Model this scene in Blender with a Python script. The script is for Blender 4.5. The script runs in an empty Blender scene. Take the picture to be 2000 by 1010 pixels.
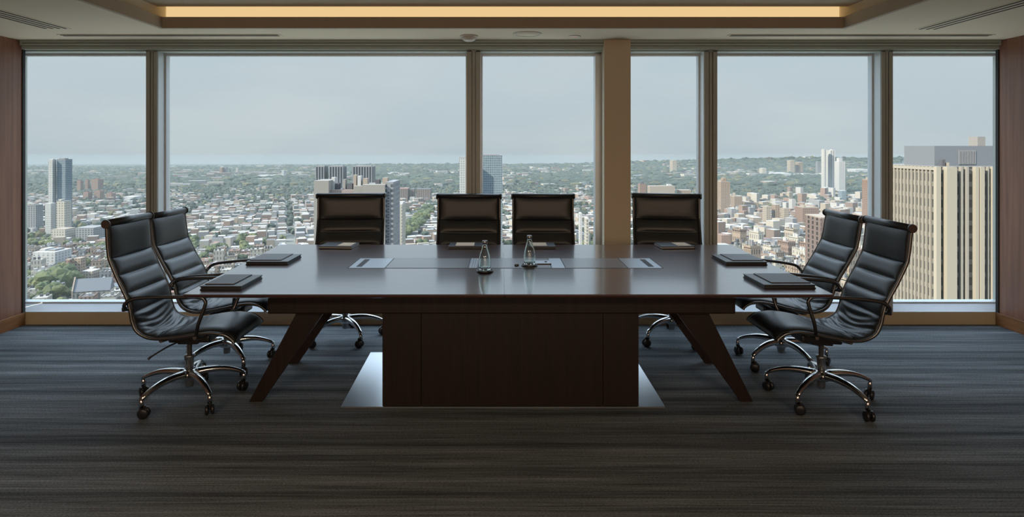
import bpy, bmesh, math, random
import numpy as np
from mathutils import Vector, Matrix

# ------------------------------------------------------------------ camera, world, sun, exposure
SC = bpy.context.scene
COL = SC.collection
F, CX, CY, EYE = 1230.0, 978.0, 285.0, 1.5          # focal length in px, eye-level pixel, eye height
cd = bpy.data.cameras.new('camera')
cd.sensor_fit = 'HORIZONTAL'; cd.sensor_width = 36.0
cd.lens = 36.0 * F / 2000.0
cd.shift_x = (1000 - CX) / 2000.0
cd.shift_y = -(505 - CY) / 2000.0
cd.clip_start = 0.05; cd.clip_end = 20000
cam = bpy.data.objects.new('camera', cd); COL.objects.link(cam)
cam.location = (0, 0, EYE); cam.rotation_euler = (math.pi / 2, 0, 0)
SC.camera = cam

SC.view_settings.view_transform = 'Standard'
SC.view_settings.look = 'None'
SC.view_settings.gamma = 1.0
SC.view_settings.use_curve_mapping = False
SC.view_settings.exposure = 0.0
SC.cycles.use_denoising = True
SC.cycles.max_bounces = 10
SC.cycles.diffuse_bounces = 5
SC.cycles.glossy_bounces = 4
SC.cycles.transmission_bounces = 8
SC.cycles.transparent_max_bounces = 12
SC.cycles.volume_bounces = 0
SC.cycles.caustics_reflective = False
SC.cycles.caustics_refractive = False
SC.cycles.sample_clamp_indirect = 6.0

world = bpy.data.worlds.new('sky'); SC.world = world; world.use_nodes = True
nt = world.node_tree; nt.nodes.clear()
wo = nt.nodes.new('ShaderNodeOutputWorld'); wb = nt.nodes.new('ShaderNodeBackground')
tc = nt.nodes.new('ShaderNodeTexCoord'); sx = nt.nodes.new('ShaderNodeSeparateXYZ')
rp = nt.nodes.new('ShaderNodeValToRGB')
nt.links.new(tc.outputs['Generated'], sx.inputs[0])
mr = nt.nodes.new('ShaderNodeMapRange'); mr.inputs[1].default_value = -0.12; mr.inputs[2].default_value = 0.6
nt.links.new(sx.outputs[2], mr.inputs[0]); nt.links.new(mr.outputs[0], rp.inputs[0])
cr = rp.color_ramp
cr.elements[0].position = 0.0; cr.elements[0].color = (0.30, 0.36, 0.41, 1)
cr.elements[1].position = 1.0; cr.elements[1].color = (0.36, 0.46, 0.60, 1)
for p, c in ((0.10, (0.47, 0.54, 0.585, 1)), (0.17, (0.52, 0.595, 0.635, 1)), (0.32, (0.55, 0.63, 0.68, 1)), (0.5, (0.49, 0.58, 0.67, 1))):
    e = cr.elements.new(p); e.color = c
mp = nt.nodes.new('ShaderNodeMapping'); mp.inputs['Scale'].default_value = (1.6, 1.6, 7.0)
nz = nt.nodes.new('ShaderNodeTexNoise'); nz.inputs['Scale'].default_value = 1.7; nz.inputs['Detail'].default_value = 5
nt.links.new(tc.outputs['Generated'], mp.inputs[0]); nt.links.new(mp.outputs[0], nz.inputs[0])
cm = nt.nodes.new('ShaderNodeMapRange'); cm.inputs[1].default_value = 0.42; cm.inputs[2].default_value = 0.72
cm.inputs[4].default_value = 0.55
nt.links.new(nz.outputs[0], cm.inputs[0])
mx = nt.nodes.new('ShaderNodeMixRGB'); mx.inputs[2].default_value = (0.66, 0.70, 0.715, 1)
nt.links.new(cm.outputs[0], mx.inputs[0]); nt.links.new(rp.outputs[0], mx.inputs[1])
nt.links.new(mx.outputs[0], wb.inputs[0])
hb = nt.nodes.new('ShaderNodeMapRange'); hb.interpolation_type = 'SMOOTHSTEP'      # the sky overhead is far brighter than the hazy band near the horizon
for i_, v_ in ((1, 0.19), (2, 0.55), (3, 1.0), (4, 6.0)): hb.inputs[i_].default_value = v_
nt.links.new(sx.outputs[2], hb.inputs[0]); nt.links.new(hb.outputs[0], wb.inputs[1])
nt.links.new(wb.outputs[0], wo.inputs[0])

sd = bpy.data.lights.new('sun', 'SUN'); sd.energy = 10.5; sd.angle = 0.009; sd.color = (1.0, 0.9, 0.76)
sun = bpy.data.objects.new('sun', sd); COL.objects.link(sun)
sun.rotation_euler = Vector((0.95, 0.50, -0.72)).to_track_quat('-Z', 'Y').to_euler()

def area(name, loc, size, energy, color, rot=(0, 0, 0)):
    l = bpy.data.lights.new(name, 'AREA'); l.shape = 'RECTANGLE'; l.size, l.size_y = size
    l.energy = energy; l.color = color
    o = bpy.data.objects.new(name, l); COL.objects.link(o); o.location = loc; o.rotation_euler = rot
    return o
WARM = (1.0, 0.80, 0.58)
# added warm fill lights, out of view on the wall and ceiling behind the viewpoint
area('back_fill_light', (0.0, -2.9, 1.35), (4.4, 1.4), 38.0, WARM, (math.pi / 2, 0, 0))
for lx in (-2.0, 2.0):
    area('ceiling_fill_light', (lx, -1.6, 2.36), (1.2, 0.6), 110.0, WARM)

# ------------------------------------------------------------------ helpers
def W(px, py, z):            # pixel -> point on the level z
    Y = F * (z - EYE) / (CY - py)
    return Vector(((px - CX) / F * Y, Y, z))

def tag(o, label=None, cat=None, group=None, kind=None):
    if label: o['label'] = label
    if cat: o['category'] = cat
    if group: o['group'] = group
    if kind: o['kind'] = kind
    return o

def empty(name, loc=(0, 0, 0), rz=0.0, label=None, cat=None, group=None):
    o = bpy.data.objects.new(name, None); COL.objects.link(o)
    o.location = loc; o.rotation_euler = (0, 0, rz); o.empty_display_size = 0.1
    return tag(o, label, cat, group)

def copy_tree(o, parent=None):
    c = o.copy(); COL.objects.link(c)
    if parent is not None: c.parent = parent
    for ch in list(o.children): copy_tree(ch, c)
    return c

class MB:
    def __init__(self): self.bm = bmesh.new()
    def quadgrid(self, P, closed_u=False, closed_v=False, smooth=True, flip=False, mi=0):
        nu, nv = len(P), len(P[0])
        V = [[self.bm.verts.new(p) for p in row] for row in P]
        for i in range(nu if closed_u else nu - 1):
            for j in range(nv if closed_v else nv - 1):
                a, b, c, d = V[i][j], V[(i + 1) % nu][j], V[(i + 1) % nu][(j + 1) % nv], V[i][(j + 1) % nv]
                f = self.bm.faces.new((a, d, c, b) if flip else (a, b, c, d)); f.smooth = smooth; f.material_index = mi
        return V
    def box(self, x0, x1, y0, y1, z0, z1, bev=0.0, M=None, mi=0, smooth=False):
        t = bmesh.new() if bev > 0 else self.bm
        co = [(x, y, z) for z in (z0, z1) for y in (y0, y1) for x in (x0, x1)]
        v = [t.verts.new(c) for c in co]
        fs = [t.faces.new([v[i] for i in q]) for q in ((0, 2, 3, 1), (4, 5, 7, 6), (0, 1, 5, 4), (2, 6, 7, 3), (0, 4, 6, 2), (1, 3, 7, 5))]
        for f in fs: f.material_index = mi
        if bev > 0:
            bmesh.ops.bevel(t, geom=list(t.edges), offset=bev, segments=2, profile=0.6, affect='EDGES')
            if M is not None: bmesh.ops.transform(t, matrix=M, verts=t.verts)
            me = bpy.data.meshes.new('tmp'); t.to_mesh(me); t.free()
            n0 = len(self.bm.faces)
            self.bm.from_mesh(me); bpy.data.meshes.remove(me)
            self.bm.faces.ensure_lookup_table()
            for f in self.bm.faces[n0:]: f.material_index = mi; f.smooth = smooth
        elif M is not None:
            bmesh.ops.transform(self.bm, matrix=M, verts=v)
        return self
    def prism(self, pts, y0, y1, axis='y'):      # pts: polygon (a,b); extruded along axis
        def mk(p, t):
            return {'y': (p[0], t, p[1]), 'z': (p[0], p[1], t), 'x': (t, p[0], p[1])}[axis]
        A = [self.bm.verts.new(mk(p, y0)) for p in pts]; B = [self.bm.verts.new(mk(p, y1)) for p in pts]
        n = len(pts)
        self.bm.faces.new(A); self.bm.faces.new(B[::-1])
        for i in range(n): self.bm.faces.new((A[i], B[i], B[(i + 1) % n], A[(i + 1) % n]))
        return self
    def lathe(self, prof, c=(0, 0, 0), n=24, M=None, caps=True):
        P = [[Vector((c[0] + r * math.cos(2 * math.pi * k / n), c[1] + r * math.sin(2 * math.pi * k / n), c[2] + z)) for k in range(n)] for r, z in prof]
        if M is not None: P = [[M @ p for p in row] for row in P]
        V = self.quadgrid(P, closed_v=True)
        if caps:
            for row in (V[0], V[-1]):
                try: self.bm.faces.new(row)
                except ValueError: pass
        return self
    def tube(self, pts, r, n=8, flat=1.0, caps=True):
        pts = [Vector(p) for p in pts]; rr = r if isinstance(r, (list, tuple)) else [r] * len(pts)
        T = []
        for i in range(len(pts)):
            T.append((pts[min(i + 1, len(pts) - 1)] - pts[max(i - 1, 0)]).normalized())
        up = Vector((0, 0, 1)) if abs(T[0].z) < 0.9 else Vector((1, 0, 0))
        N = T[0].cross(up).normalized(); rows = []
        for i, p in enumerate(pts):
            N = (N - T[i] * N.dot(T[i])).normalized(); B = T[i].cross(N)
            rows.append([p + (N * math.cos(2 * math.pi * k / n) + B * math.sin(2 * math.pi * k / n) * flat) * rr[i] for k in range(n)])
        V = self.quadgrid(rows, closed_v=True)
        if caps: self.bm.faces.new(V[0]); self.bm.faces.new(V[-1])
        return self
    def build(self, name, mat, parent=None, loc=None):
        bmesh.ops.recalc_face_normals(self.bm, faces=self.bm.faces)
        me = bpy.data.meshes.new(name); self.bm.to_mesh(me); self.bm.free()
        for m in (mat if isinstance(mat, (list, tuple)) else [mat]): me.materials.append(m)
        o = bpy.data.objects.new(name, me); COL.objects.link(o)
        if parent is not None: o.parent = parent
        if loc is not None: o.location = loc
        return o

def smooth_path(pts, n=6):
    pts = [Vector(p) for p in pts]; out = []
    for i in range(len(pts) - 1):
        p0 = pts[max(i - 1, 0)]; p1 = pts[i]; p2 = pts[i + 1]; p3 = pts[min(i + 2, len(pts) - 1)]
        for k in range(n):
            t = k / n
            out.append(0.5 * ((2 * p1) + (p2 - p0) * t + (2 * p0 - 5 * p1 + 4 * p2 - p3) * t * t + (3 * p1 - p0 - 3 * p2 + p3) * t ** 3))
    out.append(pts[-1]); return out

# ------------------------------------------------------------------ materials
def mat(name, color=(0.5, 0.5, 0.5), rough=0.5, metal=0.0, coat=0.0, coat_rough=0.1, spec=0.5):
    m = bpy.data.materials.new(name); m.use_nodes = True
    b = m.node_tree.nodes['Principled BSDF']
    b.inputs['Base Color'].default_value = (*color, 1); b.inputs['Roughness'].default_value = rough
    b.inputs['Metallic'].default_value = metal; b.inputs['Coat Weight'].default_value = coat
    b.inputs['Coat Roughness'].default_value = coat_rough; b.inputs['Specular IOR Level'].default_value = spec
    return m
def N(m, t, **kw):
    n = m.node_tree.nodes.new(t)
    for k, v in kw.items(): setattr(n, k, v)
    return n
def L(m, a, b): m.node_tree.links.new(a, b)
def coords(m, scale, kind='Object'):
    t = N(m, 'ShaderNodeTexCoord'); p = N(m, 'ShaderNodeMapping'); p.inputs['Scale'].default_value = scale
    L(m, t.outputs[kind], p.inputs[0]); return p.outputs[0]
def noise_color(m, vec, c0, c1, scale=1.0, detail=4, lo=0.35, hi=0.65, extra=()):
    n = N(m, 'ShaderNodeTexNoise'); n.inputs['Scale'].default_value = scale; n.inputs['Detail'].default_value = detail
    L(m, vec, n.inputs[0]); r = N(m, 'ShaderNodeValToRGB')
    r.color_ramp.elements[0].position = lo; r.color_ramp.elements[0].color = (*c0, 1)
    r.color_ramp.elements[1].position = hi; r.color_ramp.elements[1].color = (*c1, 1)
    for p, c in extra:
        e = r.color_ramp.elements.new(p); e.color = (*c, 1)
    L(m, n.outputs[0], r.inputs[0]); return n, r
def bump(m, h, strength, dist=0.002):
    b = N(m, 'ShaderNodeBump'); b.inputs['Strength'].default_value = strength; b.inputs['Distance'].default_value = dist
    L(m, h, b.inputs['Height']); L(m, b.outputs[0], m.node_tree.nodes['Principled BSDF'].inputs['Normal'])
def base(m): return m.node_tree.nodes['Principled BSDF'].inputs['Base Color']

def wood(name, c0, c1, scale, rough, coat=0.0, coat_rough=0.1, bmp=0.05, spec=0.5):
    m = mat(name, c0, rough, coat=coat, coat_rough=coat_rough, spec=spec)
    v = coords(m, scale)
    n, r = noise_color(m, v, c0, c1, 1.0, 6, 0.3, 0.7)
    L(m, r.outputs[0], base(m)); bump(m, n.outputs[0], bmp, 0.001)
    return m

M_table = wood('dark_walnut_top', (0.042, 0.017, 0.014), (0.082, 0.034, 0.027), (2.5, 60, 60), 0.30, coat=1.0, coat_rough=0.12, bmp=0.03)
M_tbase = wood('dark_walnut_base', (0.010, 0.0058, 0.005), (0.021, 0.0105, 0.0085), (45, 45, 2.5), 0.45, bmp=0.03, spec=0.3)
M_wall = wood('reddish_wood_panel', (0.18, 0.082, 0.052), (0.27, 0.130, 0.082), (30, 30, 1.4), 0.4, coat=0.1, coat_rough=0.25)
M_skirt = wood('wood_skirting', (0.17, 0.075, 0.028), (0.26, 0.12, 0.05), (30, 3, 30), 0.4)

M_carpet = mat('striped_carpet', rough=0.95, spec=0.15)
v1 = coords(M_carpet, (0.13, 7.0, 1)); n1, r1 = noise_color(M_carpet, v1, (0.070, 0.082, 0.092), (0.235, 0.262, 0.280), 1.6, 3, 0.32, 0.72)
v2 = coords(M_carpet, (1.5, 60.0, 1)); n2, r2 = noise_color(M_carpet, v2, (0.50, 0.50, 0.50), (1.25, 1.25, 1.25), 1.4, 4, 0.3, 0.7)
v3 = coords(M_carpet, (90, 260, 1)); n3, r3 = noise_color(M_carpet, v3, (0.55, 0.55, 0.55), (1.4, 1.4, 1.4), 1.0, 3, 0.3, 0.7)
ma = N(M_carpet, 'ShaderNodeMixRGB', blend_type='MULTIPLY'); ma.inputs[0].default_value = 1
mb_ = N(M_carpet, 'ShaderNodeMixRGB', blend_type='MULTIPLY'); mb_.inputs[0].default_value = 1
L(M_carpet, r1.outputs[0], ma.inputs[1]); L(M_carpet, r2.outputs[0], ma.inputs[2])
L(M_carpet, ma.outputs[0], mb_.inputs[1]); L(M_carpet, r3.outputs[0], mb_.inputs[2]); L(M_carpet, mb_.outputs[0], base(M_carpet))
bump(M_carpet, n3.outputs[0], 0.6, 0.004)

M_ceil = mat('ceiling_paint', (0.67, 0.60, 0.465), 0.85)
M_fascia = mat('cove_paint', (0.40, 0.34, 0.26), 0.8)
M_head = mat('grey_head_metal', (0.42, 0.50, 0.47), 0.45)
M_mull = mat('bronze_grey_mullion', (0.38, 0.40, 0.37), 0.4)
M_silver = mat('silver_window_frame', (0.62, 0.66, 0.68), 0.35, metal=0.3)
M_column = mat('tan_column_paint', (0.62, 0.53, 0.39), 0.7)
M_kick = mat('tan_kickboard', (0.52, 0.43, 0.28), 0.6)
M_sill = mat('pale_sill', (0.60, 0.66, 0.71), 0.45)
M_dark = mat('dark_groove', (0.015, 0.015, 0.014), 0.7)
M_black = mat('black_plastic', (0.012, 0.012, 0.013), 0.35)
M_chrome = mat('polished_aluminium', (0.62, 0.62, 0.62), 0.16, metal=1.0)
M_rail = mat('dark_chrome_rail', (0.14, 0.138, 0.135), 0.32, metal=1.0)
M_gas = mat('grey_column_steel', (0.30, 0.31, 0.32), 0.35, metal=0.9)
M_steel = mat('brushed_steel_plate', (0.62, 0.65, 0.68), 0.30, metal=1.0)
M_leather = mat('black_leather', (0.013, 0.0145, 0.016), 0.42, spec=0.6, coat=0.08, coat_rough=0.35)
v = coords(M_leather, (1, 1, 1)); nl, rl = noise_color(M_leather, v, (0, 0, 0), (1, 1, 1), 220, 3); bump(M_leather, nl.outputs[0], 0.25, 0.0006)
M_alu = mat('satin_aluminium', (0.30, 0.32, 0.34), 0.35, metal=0.8)
M_inlay = mat('grey_inlay', (0.16, 0.155, 0.155), 0.32, coat=0.3, coat_rough=0.2)
M_book = mat('black_book_cover', (0.013, 0.014, 0.017), 0.42)
M_panel = mat('dark_brown_notepad', (0.050, 0.036, 0.030), 0.5)
M_cream = mat('cream_paper', (0.62, 0.47, 0.32), 0.7)
M_grey = mat('grey_paper_edge', (0.35, 0.36, 0.37), 0.6)
M_white = mat('white_fixture', (0.62, 0.60, 0.55), 0.4)
M_pink = mat('reddish_glow_reflector', (0.85, 0.55, 0.45), 0.3, metal=0.6)  # reddish light inside the downlight, put into the reflector colour
M_glass = mat('bottle_glass', (0.92, 1.0, 0.97), 0.01)
M_glass.node_tree.nodes['Principled BSDF'].inputs['Transmission Weight'].default_value = 1.0
M_glass.node_tree.nodes['Principled BSDF'].inputs['IOR'].default_value = 1.48

M_pane = bpy.data.materials.new('window_glass'); M_pane.use_nodes = True
nn = M_pane.node_tree.nodes; nn.clear()
po = nn.new('ShaderNodeOutputMaterial'); pt = nn.new('ShaderNodeBsdfTransparent'); pg = nn.new('ShaderNodeBsdfGlossy'); pm = nn.new('ShaderNodeMixShader'); pf = nn.new('ShaderNodeFresnel')
pt.inputs[0].default_value = (0.955, 0.975, 0.975, 1); pg.inputs['Roughness'].default_value = 0.0; pf.inputs[0].default_value = 1.03
M_pane.node_tree.links.new(pf.outputs[0], pm.inputs[0]); M_pane.node_tree.links.new(pt.outputs[0], pm.inputs[1]); M_pane.node_tree.links.new(pg.outputs[0], pm.inputs[2]); M_pane.node_tree.links.new(pm.outputs[0], po.inputs[0])

def emit(name, color, s):
    m = bpy.data.materials.new(name); m.use_nodes = True; n = m.node_tree.nodes; n.clear()
    o = n.new('ShaderNodeOutputMaterial'); e = n.new('ShaderNodeEmission'); e.inputs[0].default_value = (*color, 1); e.inputs[1].default_value = s
    m.node_tree.links.new(e.outputs[0], o.inputs[0]); return m
M_cove = emit('warm_cove_glow', (1.0, 0.70, 0.34), 0.84)
M_fill = emit('warm_fill_panel', (1.0, 0.74, 0.46), 1.2)

# ------------------------------------------------------------------ room shell
XL, XR, YW, YG, YB = -3.997, 4.16, 5.286, 5.43, -3.0
ZC = 2.38
def struct(name, mb, m, parent=None, loc=None):
    o = mb.build(name, m, parent, loc)
    if parent is None: o['kind'] = 'structure'
    return o
struct('floor', MB().box(XL - .4, XR + .4, YB - .1, YG + .1, -0.1, 0.0), M_carpet)
struct('wall_left', MB().box(XL - 0.15, XL, YB - .1, YW, 0, 2.9), M_wall)
struct('wall_right', MB().box(XR, XR + 0.15, YB - .1, YW, 0, 2.9), M_wall)
struct('wall_back', MB().box(XL, XR, YB - 0.15, YB, 0, 2.9), M_wall)
struct('baseboard_left', MB().box(XL, XL + 0.012, YB, YW - .01, 0, 0.105, 0.003), M_skirt)
struct('baseboard_right', MB().box(XR - 0.012, XR, YB, YW - .01, 0, 0.105, 0.003), M_skirt)
# ceiling with a rectangular tray
TX0, TX1, TY0, TY1 = -2.53, 2.56, -1.2, 4.706
mbx = MB()
mbx.box(XL, TX0 - 0.03, YB, 5.23, ZC, 2.9).box(TX1 + 0.03, XR, YB, 5.23, ZC, 2.9)
mbx.box(TX0 - 0.03, TX1 + 0.03, TY1 + 0.03, 5.23, ZC, 2.46).box(TX0 - 0.03, TX1 + 0.03, YB, TY0, ZC, 2.9)
mbx.box(TX0 - 0.03, TX1 + 0.03, TY1 + 0.22, 5.23, 2.46, 2.9)
ceiling = struct('ceiling', mbx, M_ceil)
tray = MB()
tray.box(TX0 - 0.03, TX0, TY0, TY1 + 0.03, ZC + 0.0005, 2.464).box(TX1, TX1 + 0.03, TY0, TY1 + 0.03, ZC + 0.0005, 2.464)
tray.box(TX0, TX1, TY1, TY1 + 0.03, ZC + 0.0005, 2.464)
struct('tray_fascia', tray, M_fascia, ceiling)
top = MB()
top.box(TX0 - .03, TX1 + .03, 4.45, 4.70, 2.54, 2.72).box(TX0 - .03, TX1 + .03, TY0, TY0 + .3, 2.54, 2.72)
top.box(TX0 - 0.03, -2.28, TY0 + .3, 4.45, 2.54, 2.72).box(2.31, TX1 + 0.03, TY0 + .3, 4.45, 2.54, 2.72)
top.box(-2.28, 2.31, TY0 + .3, 4.45, 2.552, 2.72)
top.box(TX0 - 0.03, TX1 + 0.03, TY0, TY1 + 0.22, 2.72, 2.9)
struct('tray_panel', top, M_fascia, ceiling)
cl = MB().box(TX0 - 0.02, TX1 + 0.02, 4.80, 4.83, 2.462, 2.60).build('cove_glow', M_cove)  # glow of the indirectly lit cove wall, put into an emissive strip
tag(cl, 'long warm self-glowing strip for the lamp-lit back of the ceiling cove above the windows', 'light')
for lx in (-2.0, 2.0):
    pass
# window head, kickboard, sill, column
hd = MB().box(XL, XR, 5.232, YW, 2.335, 2.9).box(XL, XR, 5.25, YW, 2.305, 2.333).box(XL - .35, XR + .35, YW, YG + .12, 2.292, 2.9)
struct('trim_head', hd, M_head)
gr = MB().box(XL + .02, XR - .02, 5.2315, 5.24, 2.352, 2.357).build('blind_slot', M_dark, bpy.data.objects['trim_head'])
struct('trim_kickboard', MB().box(XL - .35, XR + .35, YW, YG + .1, 0, 0.100), M_kick)
struct('trim_sill', MB().prism([(YW + .0005, .1005), (YW + .0005, .1085), (YW + .012, .110), (YG - .03, .152), (YG + .1, .152), (YG + .1, .1005)], XL - .35, XR + .35, axis='x'), M_sill)
cx0, cx1 = 0.854, 1.074
struct('column', MB().box(cx0, cx1, 5.20, YG + .1, 0, ZC - .001, 0.004), M_column)
for k, (a, b) in enumerate(((-2.978, -2.884), (-0.284, -0.172), (1.710, 1.818), (3.197, 3.292))):
    w = b - a; m = MB()
    m.box(a, a + w * .34, YW, YG + .04, 0.1085, 2.30).box(a + w * .42, a + w * .60, YW + .004, YG + .04, 0.1085, 2.30).box(a + w * .68, b, YW, YG + .04, 0.1085, 2.30).box(a + .002, b - .002, YW + .02, YG + .04, 0.1085, 2.30)
    tr = struct('trim_%d' % (k + 1), m, M_mull)
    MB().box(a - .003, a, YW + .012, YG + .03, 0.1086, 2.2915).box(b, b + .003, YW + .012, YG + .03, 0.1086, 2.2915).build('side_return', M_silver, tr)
struct('trim_5', MB().box(XL - .35, XL - .16, YW + .001, YG + .1, 0.109, 2.2915), M_mull)
struct('trim_6', MB().box(XR + .16, XR + .35, YW + .001, YG + .1, 0.109, 2.2915), M_mull)
struct('trim_7', MB().box(XL, XL + .008, YW - .03, YW - .001, 0.106, 2.33), M_dark)
struct('trim_8', MB().box(XR - .008, XR, YW - .03, YW - .001, 0.106, 2.33), M_dark)
panes = ((XL - .16, -2.978), (-2.884, -.284), (-.172, cx0), (cx1, 1.710), (1.818, 3.197), (3.292, XR + .16))
for k, (a, b) in enumerate(panes):
    r = empty('window_%d' % (k + 1), (0, 0, 0)); r['kind'] = 'structure'
    fr = 0.016; m = MB(); lf = 0.05 if k == 2 else fr
    y0 = YG - 0.03
    m.box(a, b, y0, YG + .03, 0.1525, 0.162).box(a, b, y0, YG + .03, 2.272, 2.30)
    m.box(a, a + fr, y0, YG + .03, 0.162, 2.272).box(b - lf, b, y0 - (.05 if k == 2 else 0), YG + .03, 0.162, 2.272)
    m.build('window_frame', M_silver, r)
    MB().box(a + fr, b - lf, YG, YG + .006, 0.162, 2.272).build('glass', M_pane, r)

# ceiling fittings
def diffuser(x0, x1, y0, y1, label, slots, along):
    r = empty('linear_diffuser', ((x0 + x1) / 2, (y0 + y1) / 2, ZC), 0, label, 'air vent', 'linear air diffusers in the ceiling')
    hx, hy = (x1 - x0) / 2, (y1 - y0) / 2
    m = MB(); m.box(-hx, hx, -hy, hy, -0.004, -0.0005, 0.001); m.build('frame', M_ceil, r)
    for k in range(slots):
        t = (k + 0.5) / slots
        if along == 'x': b = MB().box(-hx + .02, hx - .02, -hy + 2 * hy * t - .009, -hy + 2 * hy * t + .009, -0.0062, -0.0038)
        else: b = MB().box(-hx + 2 * hx * t - .009, -hx + 2 * hx * t + .009, -hy + .02, hy - .02, -0.0062, -0.0038)
        b.build('slot', M_dark, r)
diffuser(-3.50, -1.74, 4.96, 5.03, 'long thin ceiling vent running above the two leftmost windows', 2, 'x')
diffuser(1.80, 3.90, 4.96, 5.03, 'long thin ceiling vent running above the two rightmost windows', 2, 'x')
diffuser(-3.42, -3.22, 1.5, 4.72, 'slotted ceiling vent running along the left wood wall', 4, 'y')
diffuser(3.12, 3.28, 1.5, 4.75, 'slotted ceiling vent running along the right wood wall', 3, 'y')
r = empty('smoke_detector', (-0.254, 5.03, ZC), 0, 'round white smoke detector on ceiling above the middle mullion', 'smoke detector')
MB().lathe([(0.0, -0.012), (0.070, -0.012), (0.072, -0.0005)]).build('base', M_white, r)
MB().lathe([(0.0, -0.045), (0.030, -0.045), (0.050, -0.034), (0.056, -0.018), (0.056, -0.0122)]).build('sensor_cap', M_white, r)
r = empty('ceiling_speaker', (0.209, 4.94, ZC), 0, 'flat round ceiling speaker between smoke detector and downlight', 'speaker')
MB().lathe([(0.100, -0.0005), (0.102, -0.006), (0.112, -0.006), (0.114, -0.0005)], caps=False, n=32).build('ring', M_white, r)
MB().lathe([(0.0, -0.003), (0.099, -0.003), (0.0995, -0.0005)], n=32).build('speaker_grille', M_ceil, r)
r = empty('downlight', (0.59, 5.05, ZC), 0, 'small round recessed downlight near the column', 'light')
MB().lathe([(0.032, -0.0005), (0.034, -0.006), (0.050, -0.006), (0.052, -0.0005)], caps=False).build('trim_ring', M_white, r)
MB().lathe([(0.0, -0.001), (0.033, -0.005)], caps=False).build('reflector', M_pink, r)
for lx in (-2.0, 2.0):
    p = MB().box(lx - .6, lx + .6, -1.9, -1.3, ZC - 0.008, ZC - 0.0005, .002).build('ceiling_fill_panel', M_fill)  # unseen glowing panel, added to go with the ceiling fill lights
    tag(p, 'flat warm fill panel added on the ceiling behind the viewpoint, %s half of the room' % ('left' if lx < 0 else 'right'), 'light')

# ------------------------------------------------------------------ the table
tb = empty('conference_table', (0, 4.03, 0), 0, 'long dark wooden boardroom table with splayed legs and central pedestal', 'table')
TO = Vector((0, 4.03, 0))
def tbuild(mb, name, m, parent=None):
    o = mb.build(name, m, parent if parent else tb)
    if parent is None: o.location = -TO
    return o
NL, NR, FL, FR, YN, YF = -1.625, 1.703, -1.70, 1.772, 3.223, 4.843
t = MB()
def topslab(t, x0n, x1n, x0f, x1f):
    o = 0.012
    prof = [(0.0, 0.740), (0.0, 0.732), (0.006, 0.722), (0.03, 0.714)]
    rows = []
    for ins, z in prof:
        rows.append([(x0n + ins, YN + ins, z), (x1n - ins, YN + ins, z), (x1f - ins, YF - ins, z), (x0f + ins, YF - ins, z)])
    V = t.quadgrid([[Vector(p) for p in r] for r in rows], closed_v=True, smooth=False)
    t.bm.faces.new(V[0]); t.bm.faces.new(V[-1][::-1])
topslab(t, NL, 0.0185, FL, 0.0185); topslab(t, 0.0195, NR, 0.0195, FR)
tbuild(t, 'tabletop', M_table)
# under-frame beams
for y in (3.62, 4.36):
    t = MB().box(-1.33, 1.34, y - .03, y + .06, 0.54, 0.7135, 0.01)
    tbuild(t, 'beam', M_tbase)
# legs
for y in (3.69, 4.34):
    for s in (-1, 1):
        tX0, tX1 = (-1.155, -0.985) if s < 0 else (0.975, 1.18)
        bX0, bX1 = (-1.475, -1.40) if s < 0 else (1.41, 1.478)
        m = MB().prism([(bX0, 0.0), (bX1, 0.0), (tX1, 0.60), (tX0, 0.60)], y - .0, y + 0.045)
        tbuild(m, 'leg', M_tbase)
# pedestal: three panels a side round a core
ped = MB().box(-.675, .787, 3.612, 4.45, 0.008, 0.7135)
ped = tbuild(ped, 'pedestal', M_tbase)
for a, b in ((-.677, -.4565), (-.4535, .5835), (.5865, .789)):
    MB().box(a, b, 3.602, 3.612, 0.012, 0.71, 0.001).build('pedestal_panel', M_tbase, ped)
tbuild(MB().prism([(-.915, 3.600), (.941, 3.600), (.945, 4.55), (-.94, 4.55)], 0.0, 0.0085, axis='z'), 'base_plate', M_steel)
# inlay
ZT = 0.740
tray_o = tbuild(MB().prism([(-.955, 3.905), (1.012, 3.905), (1.012, 4.256), (-.955, 4.256)], ZT - .002, ZT + .0006, axis='z'), 'cable_tray', M_dark)
for a, b, m in ((-.946, -.722, M_alu), (-.716, -.205, M_inlay), (-.200, -.145, M_alu), (-.140, .315, M_inlay), (.320, .400, M_alu), (.406, .788, M_inlay), (.794, 1.003, M_alu)):
    o = MB().box(a, b, 3.914, 4.248, ZT + .0006, ZT + .0016).build('tray_lid' if m is M_inlay else 'metal_plate', m, tray_o)
for x in (-.89, .945):
    MB().box(x - .018, x + .018, 3.95, 4.21, ZT + .0017, ZT + .0021).build('cable_slot', M_dark, tray_o)
for x in (-.188, -.172, -.157):
    MB().box(x - .002, x + .002, 3.916, 4.246, ZT + .0016, ZT + .0032).build('rib', M_silver, tray_o)

# ------------------------------------------------------------------ chairs
PROF = smooth_path([(-.356, 0, 1.062), (-.351, 0, .96), (-.346, 0, .900), (-.336, 0, .855), (-.290, 0, .745), (-.245, 0, .65), (-.224, 0, .575), (-.214, 0, .520), (-.190, 0, .466),
                    (-.135, 0, .432), (-.06, 0, .424), (.05, 0, .434), (.15, 0, .449), (.235, 0, .455), (.305, 0, .443), (.345, 0, .415), (.355, 0, .395)], 10)
arc = [0.0]
for i in range(1, len(PROF)): arc.append(arc[-1] + (PROF[i] - PROF[i - 1]).length)
SLEN = arc[-1]
def prof_at(s):
    s = max(0, min(SLEN, s)); i = 0
    while i < len(arc) - 2 and arc[i + 1] < s: i += 1
    f = (s - arc[i]) / max(1e-9, arc[i + 1] - arc[i]); p = PROF[i].lerp(PROF[i + 1], f)
    tng = (PROF[min(i + 2, len(PROF) - 1)] - PROF[max(i - 1, 0)]).normalized()
    return p, Vector((-tng.z, 0, tng.x))         # normal on the sitting side
HW = 0.232
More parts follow.
